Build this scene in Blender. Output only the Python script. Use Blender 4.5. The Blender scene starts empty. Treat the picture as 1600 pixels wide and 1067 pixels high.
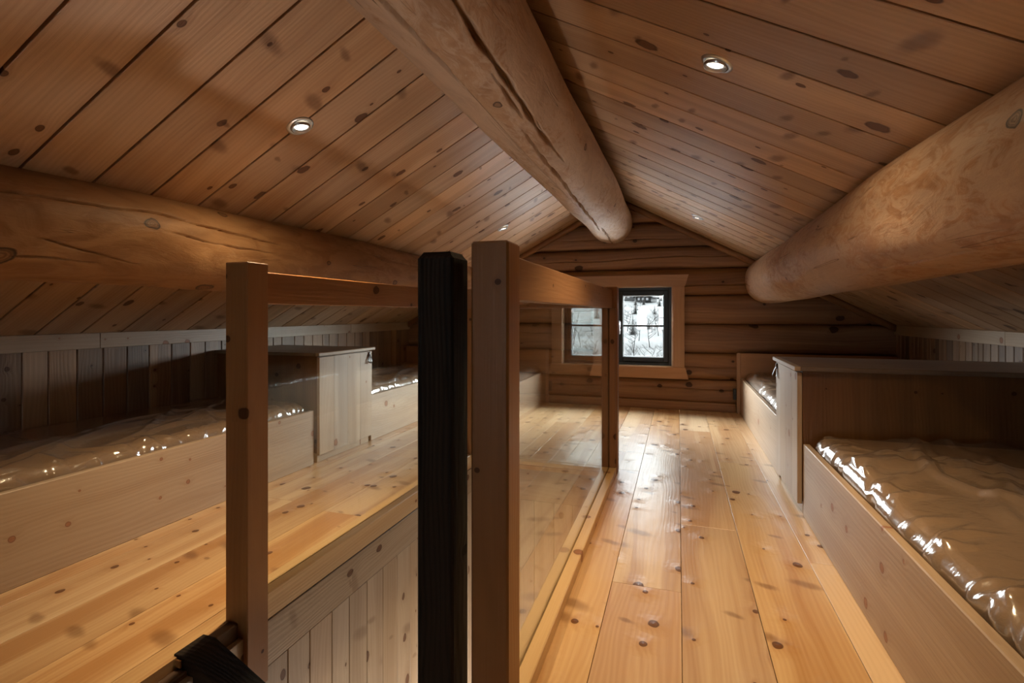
import bpy, math, random
import numpy as np
from mathutils import Matrix, Vector

sc = bpy.context.scene
COL = sc.collection
R = random.Random(7)
NR = np.random.RandomState(11)

# ------------------------------------------------------------------ camera
CAM_H = 1.0
cam = bpy.data.objects.new('camera', bpy.data.cameras.new('camera'))
COL.objects.link(cam)
cam.data.sensor_fit = 'HORIZONTAL'
cam.data.sensor_width = 36.0
cam.data.lens = 18.0                       # 800 px focal length on a 1600 px frame
cam.data.shift_y = -(533.5 - 489.0) / 1600.0
cam.data.clip_start = 0.02
cam.data.clip_end = 800
cam.location = (0, 0, CAM_H)
cam.rotation_euler = (math.pi / 2, 0, math.atan(0.325))
sc.camera = cam

# ------------------------------------------------------------------ view
sc.view_settings.view_transform = 'Standard'
sc.view_settings.look = 'None'
sc.view_settings.gamma = 1.0
sc.view_settings.use_curve_mapping = False
sc.view_settings.exposure = 0.0
sc.cycles.max_bounces = 10
sc.cycles.diffuse_bounces = 3
sc.cycles.transparent_max_bounces = 16
sc.cycles.sample_clamp_indirect = 6.0
sc.cycles.caustics_reflective = False
sc.cycles.caustics_refractive = False

# light levels
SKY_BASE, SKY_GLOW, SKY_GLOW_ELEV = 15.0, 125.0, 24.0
SPOT_W, SPILL_W = 112.0, 22.0
BACK_W = 0.6
STAIR_W = 58.0
LAMP_COL = (1.0, 0.74, 0.42)

# ------------------------------------------------------------------ overcast sky
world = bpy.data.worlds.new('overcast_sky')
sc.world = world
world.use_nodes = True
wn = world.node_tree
wn.nodes.clear()


def wnode(typ, **kw):
    nd = wn.nodes.new('ShaderNode' + typ)
    for k, v in kw.items():
        setattr(nd, k, v)
    return nd


w_out = wnode('OutputWorld')
w_bg = wnode('Background')
w_tc = wnode('TexCoord')
# overcast dome, plus two unseen bright lobes added to light the room
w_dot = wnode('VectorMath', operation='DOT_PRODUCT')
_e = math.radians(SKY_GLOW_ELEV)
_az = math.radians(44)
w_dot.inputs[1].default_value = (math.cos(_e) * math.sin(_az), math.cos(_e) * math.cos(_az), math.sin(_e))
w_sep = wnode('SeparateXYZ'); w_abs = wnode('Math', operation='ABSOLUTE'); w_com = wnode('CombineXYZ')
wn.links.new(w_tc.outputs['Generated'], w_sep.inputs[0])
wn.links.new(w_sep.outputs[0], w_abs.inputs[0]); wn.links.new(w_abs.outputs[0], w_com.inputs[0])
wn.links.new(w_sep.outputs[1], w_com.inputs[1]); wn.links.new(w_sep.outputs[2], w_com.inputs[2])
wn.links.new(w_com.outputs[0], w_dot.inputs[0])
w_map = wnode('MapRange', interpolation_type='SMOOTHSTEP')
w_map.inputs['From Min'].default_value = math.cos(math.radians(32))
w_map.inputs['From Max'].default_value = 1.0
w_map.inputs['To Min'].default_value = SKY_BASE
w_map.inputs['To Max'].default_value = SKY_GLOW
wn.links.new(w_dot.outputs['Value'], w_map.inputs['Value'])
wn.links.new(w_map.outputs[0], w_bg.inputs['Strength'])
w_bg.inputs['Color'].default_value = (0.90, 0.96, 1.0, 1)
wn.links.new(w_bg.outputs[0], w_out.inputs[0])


def area_light(name, loc, rot, sx, sy, power, color=(1, 1, 1), portal=False):
    d = bpy.data.lights.new(name, 'AREA')
    d.shape = 'RECTANGLE'
    d.size, d.size_y = sx, sy
    d.energy = power
    d.color = color
    if portal:
        d.cycles.is_portal = True
    o = bpy.data.objects.new(name, d)
    o.location = loc
    o.rotation_euler = rot
    COL.objects.link(o)
    return o


# portal that guides sky sampling through the gable window (gives off no light itself)
area_light('window_portal', (-0.64, 5.78, 0.857), (-math.pi / 2, 0, 0), 1.16, 0.84, 1.0, portal=True)
# unseen fill light added behind the camera, outside an added window
area_light('back_fill', (-0.62, -3.95, 0.95), (math.pi / 2, 0, 0), 1.3, 0.9, BACK_W, (0.86, 0.94, 1.0))
# unseen point light added below to brighten the stairwell and ceiling
sd = bpy.data.lights.new('stair_fill', 'POINT')
sd.energy = STAIR_W
sd.shadow_soft_size = 0.16
sd.color = (1.0, 0.97, 0.92)
so = bpy.data.objects.new('stair_fill', sd)
so.location = (-0.75, 2.3, -1.9)
COL.objects.link(so)


# ================================================================== mesh builder
class MB:
    """Collects geometry for ONE mesh, with wood coordinates (wco) and a random id per board (bid)."""

    def __init__(self):
        self.v, self.f, self.w, self.b, self.s = [], [], [], [], []

    def add(self, verts, faces, wco=None, bid=None, smooth=False):
        n = len(self.v)
        verts = [tuple(map(float, p)) for p in verts]
        self.v += verts
        self.f += [tuple(i + n for i in f) for f in faces]
        self.w += [tuple(map(float, p)) for p in (wco if wco is not None else verts)]
        if bid is None:
            bid = (R.random(), R.random(), R.random())
        self.b += [bid] * len(verts)
        self.s += [smooth] * len(faces)

    def box(self, lo, hi, grain='y', bev=0.003, mat=None):
        """chamfered board; grain = axis along which the wood grain runs"""
        lo = list(lo); hi = list(hi)
        for i in range(3):
            if lo[i] > hi[i]:
                lo[i], hi[i] = hi[i], lo[i]
        bev = min(bev, 0.3 * min(hi[i] - lo[i] for i in range(3)))
        vs, idx = [], {}
        for cx in (0, 1):
            for cy in (0, 1):
                for cz in (0, 1):
                    c = (cx, cy, cz)
                    base = [hi[i] if c[i] else lo[i] for i in range(3)]
                    for ax in range(3):
                        p = list(base)
                        for k in range(3):
                            if k != ax:
                                p[k] += -bev if c[k] else bev
                        idx[(c, ax)] = len(vs)
                        vs.append(p)
        fs = []
        for ax in range(3):
            a, b = [k for k in range(3) if k != ax]
            for side in (0, 1):
                loop = []
                for (i, j) in ((0, 0), (1, 0), (1, 1), (0, 1)):
                    c = [0, 0, 0]
                    c[ax] = side; c[a] = i; c[b] = j
                    loop.append(idx[(tuple(c), ax)])
                flip = (side == 0) != (ax == 1)
                fs.append(tuple(reversed(loop)) if flip else tuple(loop))
        for ax in range(3):                       # edges along ax
            a, b = [k for k in range(3) if k != ax]
            for i in (0, 1):
                for j in (0, 1):
                    c0 = [0, 0, 0]; c1 = [0, 0, 0]
                    c0[a] = c1[a] = i; c0[b] = c1[b] = j
                    c1[ax] = 1
                    q = [idx[(tuple(c0), a)], idx[(tuple(c1), a)], idx[(tuple(c1), b)], idx[(tuple(c0), b)]]
                    fs.append(tuple(q))
        for cx in (0, 1):
            for cy in (0, 1):
                for cz in (0, 1):
                    c = (cx, cy, cz)
                    fs.append((idx[(c, 0)], idx[(c, 1)], idx[(c, 2)]))
        # orient chamfer faces outward
        cen = np.array([(lo[i] + hi[i]) / 2 for i in range(3)])
        V = np.array(vs)
        out = []
        for f in fs:
            p = V[list(f)]
            n = np.cross(p[1] - p[0], p[2] - p[0])
            out.append(tuple(reversed(f)) if np.dot(n, p.mean(0) - cen) < 0 else f)
        g = 'xyz'.index(grain)
        dims = [hi[i] - lo[i] for i in range(3)]
        rest = sorted([k for k in range(3) if k != g], key=lambda k: -dims[k])
        off = (R.uniform(0, 50), R.uniform(0, 50), R.uniform(0, 50))
        wco = [(p[g] - lo[g] + off[0], p[rest[0]] - lo[rest[0]] + off[1], p[rest[1]] - lo[rest[1]] + off[2]) for p in vs]
        if dims[rest[0]] < 1.6 * dims[rest[1]]:      # square timber: pith plane on the diagonal, so figure shows on both faces
            wco = [(q[0], (q[1] + q[2]) * 0.7071, (q[1] - q[2]) * 0.7071) for q in wco]
        if mat is not None:
            vs = [tuple(mat @ Vector(p)) for p in vs]
        self.add(vs, out, wco)

    def prism(self, pts, axis, a, b, grain=None, mat=None):
        """polygon pts (2D, in the two other axes in xyz order) extruded along axis from a to b"""
        k = 'xyz'.index(axis)
        o = [i for i in range(3) if i != k]
        n = len(pts)
        vs = []
        for t in (a, b):
            for p in pts:
                q = [0, 0, 0]
                q[k] = t; q[o[0]] = p[0]; q[o[1]] = p[1]
                vs.append(q)
        fs = [tuple(range(n))[::-1], tuple(range(n, 2 * n))]
        for i in range(n):
            j = (i + 1) % n
            fs.append((i, j, n + j, n + i))
        cen = np.mean(np.array(vs), 0)
        V = np.array(vs)
        out = []
        for f in fs:
            p = V[list(f)]
            nn = np.cross(p[1] - p[0], p[2] - p[1])
            out.append(tuple(reversed(f)) if np.dot(nn, p.mean(0) - cen) < 0 else f)
        g = 'xyz'.index(grain or axis)
        r = [i for i in range(3) if i != g]
        off = (R.uniform(0, 50), R.uniform(0, 50), R.uniform(0, 50))
        wco = [(q[g] + off[0], q[r[0]] + off[1], q[r[1]] + off[2]) for q in vs]
        if mat is not None:
            vs = [tuple(mat @ Vector(q)) for q in vs]
        self.add(vs, out, wco)

    def lathe(self, prof, seg=32, mat=None, cap=False, smooth=True):
        vs, fs = [], []
        for (r, z) in prof:
            for i in range(seg):
                a = 2 * math.pi * i / seg
                vs.append((r * math.cos(a), r * math.sin(a), z))
        for k in range(len(prof) - 1):
            for i in range(seg):
                j = (i + 1) % seg
                fs.append((k * seg + i, k * seg + j, (k + 1) * seg + j, (k + 1) * seg + i))
        if cap:
            fs.append(tuple(range(seg))[::-1])
            m = (len(prof) - 1) * seg
            fs.append(tuple(range(m, m + seg)))
        if mat is not None:
            vs = [tuple(mat @ Vector(p)) for p in vs]
        self.add(vs, fs, smooth=smooth)

    def tube(self, path, rad, seg=8, flat=1.0, smooth=True):
        """round or flattened tube through the points of path; rad number or list"""
        P = [Vector(p) for p in path]
        vs, fs = [], []
        n = len(P)
        up = Vector((0.31, 0.17, 0.93))
        for i in range(n):
            t = (P[min(i + 1, n - 1)] - P[max(i - 1, 0)]).normalized()
            s = t.cross(up)
            if s.length < 1e-4:
                s = t.cross(Vector((1, 0, 0)))
            s.normalize()
            u = s.cross(t)
            r = rad[i] if isinstance(rad, (list, tuple)) else rad
            for k in range(seg):
                a = 2 * math.pi * k / seg
                vs.append(tuple(P[i] + s * (r * math.cos(a)) + u * (r * flat * math.sin(a))))
        for i in range(n - 1):
            for k in range(seg):
                j = (k + 1) % seg
                fs.append((i * seg + k, i * seg + j, (i + 1) * seg + j, (i + 1) * seg + k))
        fs.append(tuple(range(seg))[::-1])
        fs.append(tuple(range((n - 1) * seg, n * seg)))
        self.add(vs, fs, smooth=smooth)

    def build(self, name, mat, parent=None, loc=None):
        me = bpy.data.meshes.new(name)
        org = Vector(loc) if loc is not None else Vector((0, 0, 0))
        vs = [(p[0] - org.x, p[1] - org.y, p[2] - org.z) for p in self.v] if loc is not None else self.v
        me.from_pydata(vs, [], self.f)
        me.polygons.foreach_set('use_smooth', self.s)
        a = me.attributes.new('wco', 'FLOAT_VECTOR', 'POINT')
        a.data.foreach_set('vector', np.array(self.w, dtype=np.float32).ravel())
        a = me.attributes.new('bid', 'FLOAT_VECTOR', 'POINT')
        a.data.foreach_set('vector', np.array(self.b, dtype=np.float32).ravel())
        me.materials.append(mat)
        me.update()
        o = bpy.data.objects.new(name, me)
        COL.objects.link(o)
        if loc is not None:
            o.location = org
        if parent is not None:
            o.parent = parent
        return o


def tag(o, label=None, cat=None, group=None, kind=None):
    if label: o['label'] = label
    if cat: o['category'] = cat
    if group: o['group'] = group
    if kind: o['kind'] = kind
    return o


def empty(name, loc=(0, 0, 0), label=None, cat=None, group=None, kind=None, rot=None):
    o = bpy.data.objects.new(name, None)
    o.empty_display_size = 0.1
    COL.objects.link(o)
    o.location = loc
    if rot is not None:
        o.rotation_euler = rot
    return tag(o, label, cat, group, kind)


def part(name, mb, mat, parent):
    """mesh given in world coordinates, parented to an Empty that has a location only"""
    base = parent
    off = Vector((0, 0, 0))
    while base is not None:
        off += Vector(base.location)
        base = base.parent
    mb.v = [(p[0] - off.x, p[1] - off.y, p[2] - off.z) for p in mb.v]
    o = mb.build(name, mat)
    o.parent = parent
    return o


def copy_tree(o, parent=None):
    c = o.copy()
    COL.objects.link(c)
    c.parent = parent
    for ch in list(o.children):
        copy_tree(ch, c)
    return c


# ================================================================== materials
def new_mat(name):
    m = bpy.data.materials.new(name)
    m.use_nodes = True
    nt = m.node_tree
    nt.nodes.clear()
    out = nt.nodes.new('ShaderNodeOutputMaterial')
    return m, nt, out


class NT:
    """small helper for writing node graphs"""

    def __init__(self, nt):
        self.nt = nt

    def n(self, typ, **kw):
        nd = self.nt.nodes.new('ShaderNode' + typ)
        for k, v in kw.items():
            setattr(nd, k, v)
        return nd

    def set(self, sock, v):
        if hasattr(v, 'is_linked') or isinstance(v, bpy.types.NodeSocket):
            self.nt.links.new(v, sock)
        else:
            sock.default_value = v

    def math(self, op, a, b=None, c=None, clamp=False):
        nd = self.n('Math', operation=op, use_clamp=clamp)
        self.set(nd.inputs[0], a)
        if b is not None: self.set(nd.inputs[1], b)
        if c is not None: self.set(nd.inputs[2], c)
        return nd.outputs[0]

    def vmath(self, op, a, b=None):
        nd = self.n('VectorMath', operation=op)
        self.set(nd.inputs[0], a)
        if b is not None: self.set(nd.inputs[1], b)
        return nd.outputs[0]

    def noise(self, vec, scale=1.0, detail=2.0, rough=0.5, dist=0.0):
        nd = self.n('TexNoise')
        self.set(nd.inputs['Vector'], vec)
        nd.inputs['Scale'].default_value = scale
        nd.inputs['Detail'].default_value = detail
        nd.inputs['Roughness'].default_value = rough
        nd.inputs['Distortion'].default_value = dist
        return nd.outputs['Fac']

    def remap(self, v, a, b, c=0.0, d=1.0, smooth=False):
        nd = self.n('MapRange', interpolation_type='SMOOTHSTEP' if smooth else 'LINEAR', clamp=True)
        self.set(nd.inputs['Value'], v)
        for s, x in (('From Min', a), ('From Max', b), ('To Min', c), ('To Max', d)):
            self.set(nd.inputs[s], x)
        return nd.outputs[0]

    def mix(self, f, a, b, blend='MIX'):
        nd = self.n('Mix', data_type='RGBA', blend_type=blend)
        self.set(nd.inputs[0], f)
        for s, x in ((nd.inputs[6], a), (nd.inputs[7], b)):
            if isinstance(x, tuple) and len(x) == 3:
                x = (*x, 1)
            self.set(s, x)
        return nd.outputs[2]

    def comb(self, x, y, z):
        nd = self.n('CombineXYZ')
        self.set(nd.inputs[0], x); self.set(nd.inputs[1], y); self.set(nd.inputs[2], z)
        return nd.outputs[0]


def wood(name, light, dark, knot=(0.16, 0.065, 0.03), rough=0.45, knots=0.45, ksize=0.017, kscale=5.0,
         var=0.22, ring=55.0, ringamt=0.22, heart=0.75, bump=0.0006, spec=0.5, wavy=0.0, streak=None, elong=1.0, smear=0.0):
    m, nt, out = new_mat(name)
    T = NT(nt)
    at = T.n('Attribute', attribute_name='wco')
    bd = T.n('Attribute', attribute_name='bid')
    sp = T.n('SeparateXYZ'); nt.links.new(at.outputs['Vector'], sp.inputs[0])
    sb = T.n('SeparateXYZ'); nt.links.new(bd.outputs['Vector'], sb.inputs[0])
    u, v, w = sp.outputs
    b0, b1, b2 = sb.outputs
    # knots ------------------------------------------------
    kv = T.comb(T.math('MULTIPLY', u, kscale / elong), T.math('MULTIPLY', v, kscale), 0.0)
    # slight irregular outline
    jit = T.noise(T.comb(u, v, w), 30.0, 1.0)
    vor = T.n('TexVoronoi', voronoi_dimensions='2D', feature='F1')
    nt.links.new(kv, vor.inputs['Vector'])
    vor.inputs['Scale'].default_value = 1.0
    vor.inputs['Randomness'].default_value = 1.0
    dist = T.math('MULTIPLY', T.math('DIVIDE', vor.outputs['Distance'], kscale), T.math('MULTIPLY_ADD', jit, 0.7, 0.65))
    vc = T.n('SeparateColor'); nt.links.new(vor.outputs['Color'], vc.inputs[0])
    has = T.math('LESS_THAN', vc.outputs[0], knots)
    rad = T.math('MULTIPLY_ADD', T.math('POWER', vc.outputs[1], 2.5), ksize * 1.35, ksize * 0.36)
    kmask = T.math('MULTIPLY', T.remap(dist, T.math('MULTIPLY', rad, 1.1), T.math('MULTIPLY', rad, 0.8), 0, 1, True), has)
    rim = T.math('MULTIPLY', T.math('MULTIPLY', T.remap(dist, T.math('MULTIPLY', rad, 0.62), T.math('MULTIPLY', rad, 0.95), 0, 1, True), kmask), 1.0)
    halo = T.math('MULTIPLY', T.math('POWER', T.remap(dist, 0.0, T.math('MULTIPLY', rad, 5.0), 1, 0), 2.0), has)
    # grain --------------------------------------------------
    n1 = T.noise(T.comb(T.math('MULTIPLY', u, 0.9), T.math('MULTIPLY', v, 5.0), T.math('MULTIPLY', w, 5.0)), 1.0, 2.0)
    vv = T.math('ADD', v, T.math('MULTIPLY', n1, 0.16))
    vv = T.math('ADD', vv, T.math('MULTIPLY', halo, 0.022))
    vv = T.math('ADD', vv, T.math('MULTIPLY', w, 0.6))
    rings = T.math('SINE', T.math('MULTIPLY', vv, ring * 6.283))
    rings = T.math('MULTIPLY_ADD', rings, 0.5, 0.5)
    fine = T.noise(T.comb(T.math('MULTIPLY', u, 3.0), T.math('MULTIPLY', v, 190.0), T.math('MULTIPLY', w, 190.0)), 1.0, 3.0, 0.6)
    hb = T.noise(T.comb(T.math('MULTIPLY', u, 0.35), T.math('MULTIPLY', vv, 8.0), T.math('MULTIPLY', w, 3.0)), 1.0, 2.0, 0.6)
    hb = T.remap(hb, 0.36, 0.62, 0, 1, True)
    t = T.math('MULTIPLY_ADD', hb, heart * 0.85, 0.14)
    t = T.math('ADD', t, T.math('MULTIPLY', T.math('SUBTRACT', rings, 0.5), ringamt))
    t = T.math('ADD', t, T.math('MULTIPLY', T.math('SUBTRACT', fine, 0.5), 0.35))
    t = T.math('ADD', t, T.math('MULTIPLY', halo, 0.45))
    t = T.math('ADD', t, T.math('MULTIPLY', T.math('SUBTRACT', b1, 0.5), 0.45), clamp=True)
    colr = T.mix(t, light, dark)
    if streak is not None:                                   # resin / heartwood streaks through the knots
        sn = T.noise(T.comb(T.math('MULTIPLY', u, 1.3), T.math('MULTIPLY', v, 26.0), T.math('MULTIPLY', w, 8.0)), 1.0, 1.0)
        colr = T.mix(T.math('MULTIPLY', T.remap(sn, 0.66, 0.78, 0, 1, True), 0.55), colr, streak)
    kr = T.math('MULTIPLY_ADD', T.math('SINE', T.math('MULTIPLY', dist, 1500.0)), 0.22, 0.55)
    kc = T.mix(kr, tuple(c * 1.9 for c in knot), knot)
    colr = T.mix(T.math('MULTIPLY', kmask, 0.88), colr, kc)
    colr = T.mix(T.math('MULTIPLY', rim, 0.55), colr, tuple(c * 0.35 for c in knot))
    if smear:                                                # spike knots: slanting dark flames beside the round knots
        sv = T.n('TexVoronoi', voronoi_dimensions='2D', feature='F1')
        sx = T.math('MULTIPLY_ADD', v, 2.2, T.math('MULTIPLY', u, 6.0))
        sy = T.math('SUBTRACT', T.math('MULTIPLY', v, 2.6), T.math('MULTIPLY', u, 1.0))
        nt.links.new(T.comb(sx, sy, 0.0), sv.inputs['Vector'])
        sv.inputs['Scale'].default_value = 1.0
        sc2 = T.n('SeparateColor'); nt.links.new(sv.outputs['Color'], sc2.inputs[0])
        sr = T.math('MULTIPLY_ADD', sc2.outputs[1], 0.20, 0.06)
        sdist = T.math('ADD', sv.outputs['Distance'], T.math('MULTIPLY', T.math('SUBTRACT', jit, 0.5), 0.10))
        sm = T.math('MULTIPLY', T.remap(sdist, sr, T.math('MULTIPLY', sr, 0.25), 0, 1, True), T.math('LESS_THAN', sc2.outputs[0], 0.52))
        colr = T.mix(T.math('MULTIPLY', sm, smear), colr, (0.34, 0.24, 0.17), 'MULTIPLY')
    hsv = T.n('HueSaturation')
    T.set(hsv.inputs['Value'], T.math('MULTIPLY_ADD', b0, var, 1.0 - var / 2))
    T.set(hsv.inputs['Saturation'], T.math('MULTIPLY_ADD', b2, 0.2, 0.9))
    nt.links.new(colr, hsv.inputs['Color'])
    p = T.n('BsdfPrincipled')
    nt.links.new(hsv.outputs[0], p.inputs['Base Color'])
    T.set(p.inputs['Roughness'], T.math('MULTIPLY_ADD', fine, 0.18, rough - 0.09))
    T.set(p.inputs['Specular IOR Level'], T.math('MULTIPLY', T.math('SUBTRACT', 1.0, T.math('MULTIPLY', kmask, 0.65)), spec))
    h = T.math('ADD', T.math('MULTIPLY', fine, bump), T.math('MULTIPLY', rings, bump * 0.35))
    if wavy:
        big = T.noise(T.comb(T.math('MULTIPLY', u, 5.0), T.math('MULTIPLY', v, 7.0), w), 1.0, 1.0)
        h = T.math('ADD', h, T.math('MULTIPLY', big, wavy))
        h = T.math('ADD', h, T.math('MULTIPLY', T.math('POWER', T.remap(dist, 0.0, 0.075, 1, 0), 2.0), T.math('MULTIPLY', has, wavy * 1.6)))
    bp = T.n('Bump')
    bp.inputs['Strength'].default_value = 1.0
    bp.inputs['Distance'].default_value = 1.0
    nt.links.new(h, bp.inputs['Height'])
    nt.links.new(bp.outputs[0], p.inputs['Normal'])
    nt.links.new(p.outputs[0], out.inputs[0])
    return m


def simple(name, col, rough=0.5, metal=0.0, spec=0.5, bump=0.0, bscale=200.0):
    m, nt, out = new_mat(name)
    T = NT(nt)
    p = T.n('BsdfPrincipled')
    tc = T.n('TexCoord')
    nz = T.noise(tc.outputs['Object'], bscale * 0.3, 2.0)
    nt.links.new(T.mix(nz, tuple(c * 0.88 for c in col), tuple(min(1, c * 1.1) for c in col)), p.inputs['Base Color'])
    p.inputs['Roughness'].default_value = rough
    p.inputs['Metallic'].default_value = metal
    p.inputs['Specular IOR Level'].default_value = spec
    if bump:
        bp = T.n('Bump'); bp.inputs['Distance'].default_value = bump
        nt.links.new(T.noise(tc.outputs['Object'], bscale, 2.0), bp.inputs['Height'])
        nt.links.new(bp.outputs[0], p.inputs['Normal'])
    nt.links.new(p.outputs[0], out.inputs[0])
    return m


def log_mat(name, base, deep, pale, palecut=0.55, rough=0.5):
    """peeled log: amber wood with paler scraped inner-bark flecks, drawknife facets, a few knots"""
    m, nt, out = new_mat(name)
    T = NT(nt)
    at = T.n('Attribute', attribute_name='wco')
    sp = T.n('SeparateXYZ'); nt.links.new(at.outputs['Vector'], sp.inputs[0])
    u, v, w = sp.outputs
    vec = T.comb(T.math('MULTIPLY', u, 0.42), v, w)
    n1 = T.noise(vec, 9.0, 4.0, 0.6, 1.6)
    n2 = T.noise(vec, 17.0, 5.0, 0.68, 2.0)
    n3 = T.noise(T.comb(T.math('MULTIPLY', u, 0.5), T.math('MULTIPLY', v, 3.0), w), 1.2, 2.0)
    fine = T.noise(T.comb(T.math('MULTIPLY', u, 6.0), T.math('MULTIPLY', v, 160.0), w), 1.0, 3.0)
    big = T.noise(vec, 2.2, 2.0)
    fl = T.remap(T.math('MULTIPLY_ADD', big, 0.55, T.math('MULTIPLY', n2, 0.6)), palecut, palecut + 0.11, 0, 1, True)
    colr = T.mix(T.remap(n1, 0.38, 0.66, 0, 1, True), base, deep)
    colr = T.mix(T.math('MULTIPLY', fl, 0.42), colr, pale)
    colr = T.mix(T.remap(n3, 0.55, 0.75, 0, 0.45, True), colr, deep)
    colr = T.mix(T.math('MULTIPLY', T.math('SUBTRACT', 1.0, fine), 0.22), colr, tuple(c * 0.55 for c in deep))
    # hairline drying checks along the log
    ck = T.noise(T.comb(T.math('MULTIPLY', u, 0.9), T.math('MULTIPLY', v, 26.0), w), 1.0, 2.0, 0.5, 0.3)
    ckl = T.remap(T.math('ABSOLUTE', T.math('SUBTRACT', ck, 0.60)), 0.0, 0.008, 1, 0)
    gate = T.remap(T.noise(T.comb(T.math('MULTIPLY', u, 1.4), T.math('MULTIPLY', v, 4.0), 3.3), 1.0, 1.0), 0.52, 0.58, 0, 1)
    ckl = T.math('MULTIPLY', ckl, gate)
    colr = T.mix(T.math('MULTIPLY', ckl, 0.75), colr, (0.035, 0.015, 0.008))
    # knots at their places along the log
    ka = T.n('Attribute', attribute_name='kn')
    kd = T.math('MULTIPLY', ka.outputs['Fac'], T.math('MULTIPLY_ADD', n2, 0.35, 0.83))
    km = T.remap(kd, 1.12, 0.92, 0, 1, True)
    rim = T.math('MULTIPLY', km, T.remap(kd, 0.62, 0.9, 0, 1, True))
    rg = T.math('MULTIPLY_ADD', T.math('SINE', T.math('MULTIPLY', kd, 22.0)), 0.25, 0.6)
    ringm = T.math('MULTIPLY', T.remap(kd, 3.2, 1.2, 0, 0.45, True), rg)
    colr = T.mix(ringm, colr, deep)
    colr = T.mix(T.math('MULTIPLY', km, rg), colr, (0.11, 0.045, 0.02))
    colr = T.mix(T.math('MULTIPLY', rim, 0.85), colr, (0.03, 0.012, 0.007))
    p = T.n('BsdfPrincipled')
    nt.links.new(colr, p.inputs['Base Color'])
    T.set(p.inputs['Roughness'], T.math('MULTIPLY_ADD', n2, 0.25, rough - 0.1))
    p.inputs['Specular IOR Level'].default_value = 0.4
    h = T.math('ADD', T.math('MULTIPLY', n1, 0.006), T.math('MULTIPLY', n2, 0.003))
    h = T.math('SUBTRACT', h, T.math('MULTIPLY', ckl, 0.004))
    h = T.math('ADD', h, T.math('MULTIPLY', fine, 0.0005))
    bp = T.n('Bump'); bp.inputs['Distance'].default_value = 1.0; bp.inputs['Strength'].default_value = 0.8
    nt.links.new(h, bp.inputs['Height'])
    nt.links.new(bp.outputs[0], p.inputs['Normal'])
    nt.links.new(p.outputs[0], out.inputs[0])
    return m


def glass_mat(name, f0=0.045, tint=(0.97, 0.99, 0.98)):
    """clear thin pane: passes straight through, mirrors more the flatter one looks at it"""
    m, nt, out = new_mat(name)
    T = NT(nt)
    g = T.n('NewGeometry')
    dt = T.n('VectorMath', operation='DOT_PRODUCT')
    nt.links.new(g.outputs['Normal'], dt.inputs[0]); nt.links.new(g.outputs['Incoming'], dt.inputs[1])
    c = T.math('ABSOLUTE', dt.outputs['Value'])
    f = T.math('MULTIPLY_ADD', T.math('POWER', T.math('SUBTRACT', 1.0, c, clamp=True), 5.0), 1 - f0, f0)
    tr = T.n('BsdfTransparent'); tr.inputs[0].default_value = (*tint, 1)
    gl = T.n('BsdfGlossy'); gl.inputs['Roughness'].default_value = 0.0; gl.inputs[0].default_value = (1, 1, 1, 1)
    mx = T.n('MixShader')
    nt.links.new(f, mx.inputs[0]); nt.links.new(tr.outputs[0], mx.inputs[1]); nt.links.new(gl.outputs[0], mx.inputs[2])
    nt.links.new(mx.outputs[0], out.inputs[0])
    return m


def film_mat(name):
    """clear crinkled polythene film"""
    m, nt, out = new_mat(name)
    T = NT(nt)
    tc = T.n('TexCoord')
    n = T.noise(tc.outputs['Object'], 16.0, 3.0, 0.55, 0.6)
    n2 = T.noise(tc.outputs['Object'], 60.0, 2.0, 0.5, 1.0)
    bp = T.n('Bump'); bp.inputs['Distance'].default_value = 1.0; bp.inputs['Strength'].default_value = 0.7
    nt.links.new(T.math('ADD', T.math('MULTIPLY', n, 0.0035), T.math('MULTIPLY', n2, 0.0004)), bp.inputs['Height'])
    g = T.n('NewGeometry')
    dt = T.n('VectorMath', operation='DOT_PRODUCT')
    nt.links.new(bp.outputs[0], dt.inputs[0]); nt.links.new(g.outputs['Incoming'], dt.inputs[1])
    c = T.math('ABSOLUTE', dt.outputs['Value'])
    f = T.math('MULTIPLY_ADD', T.math('POWER', T.math('SUBTRACT', 1.0, c, clamp=True), 3.0), 0.75, 0.17)
    tr = T.n('BsdfTransparent'); tr.inputs[0].default_value = (0.95, 0.95, 0.95, 1)
    gl = T.n('BsdfGlossy'); gl.inputs['Roughness'].default_value = 0.17; gl.inputs[0].default_value = (1, 1, 1, 1)
    nt.links.new(bp.outputs[0], gl.inputs['Normal'])
    df = T.n('BsdfDiffuse'); df.inputs[0].default_value = (0.75, 0.75, 0.75, 1)
    m1 = T.n('MixShader'); m1.inputs[0].default_value = 0.05
    nt.links.new(tr.outputs[0], m1.inputs[1]); nt.links.new(df.outputs[0], m1.inputs[2])
    m2 = T.n('MixShader')
    nt.links.new(f, m2.inputs[0]); nt.links.new(m1.outputs[0], m2.inputs[1]); nt.links.new(gl.outputs[0], m2.inputs[2])
    nt.links.new(m2.outputs[0], out.inputs[0])
    return m


def emit_mat(name, col, s):
    m, nt, out = new_mat(name)
    e = nt.nodes.new('ShaderNodeEmission')
    e.inputs[0].default_value = (*col, 1); e.inputs[1].default_value = s
    nt.links.new(e.outputs[0], out.inputs[0])
    return m


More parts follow.
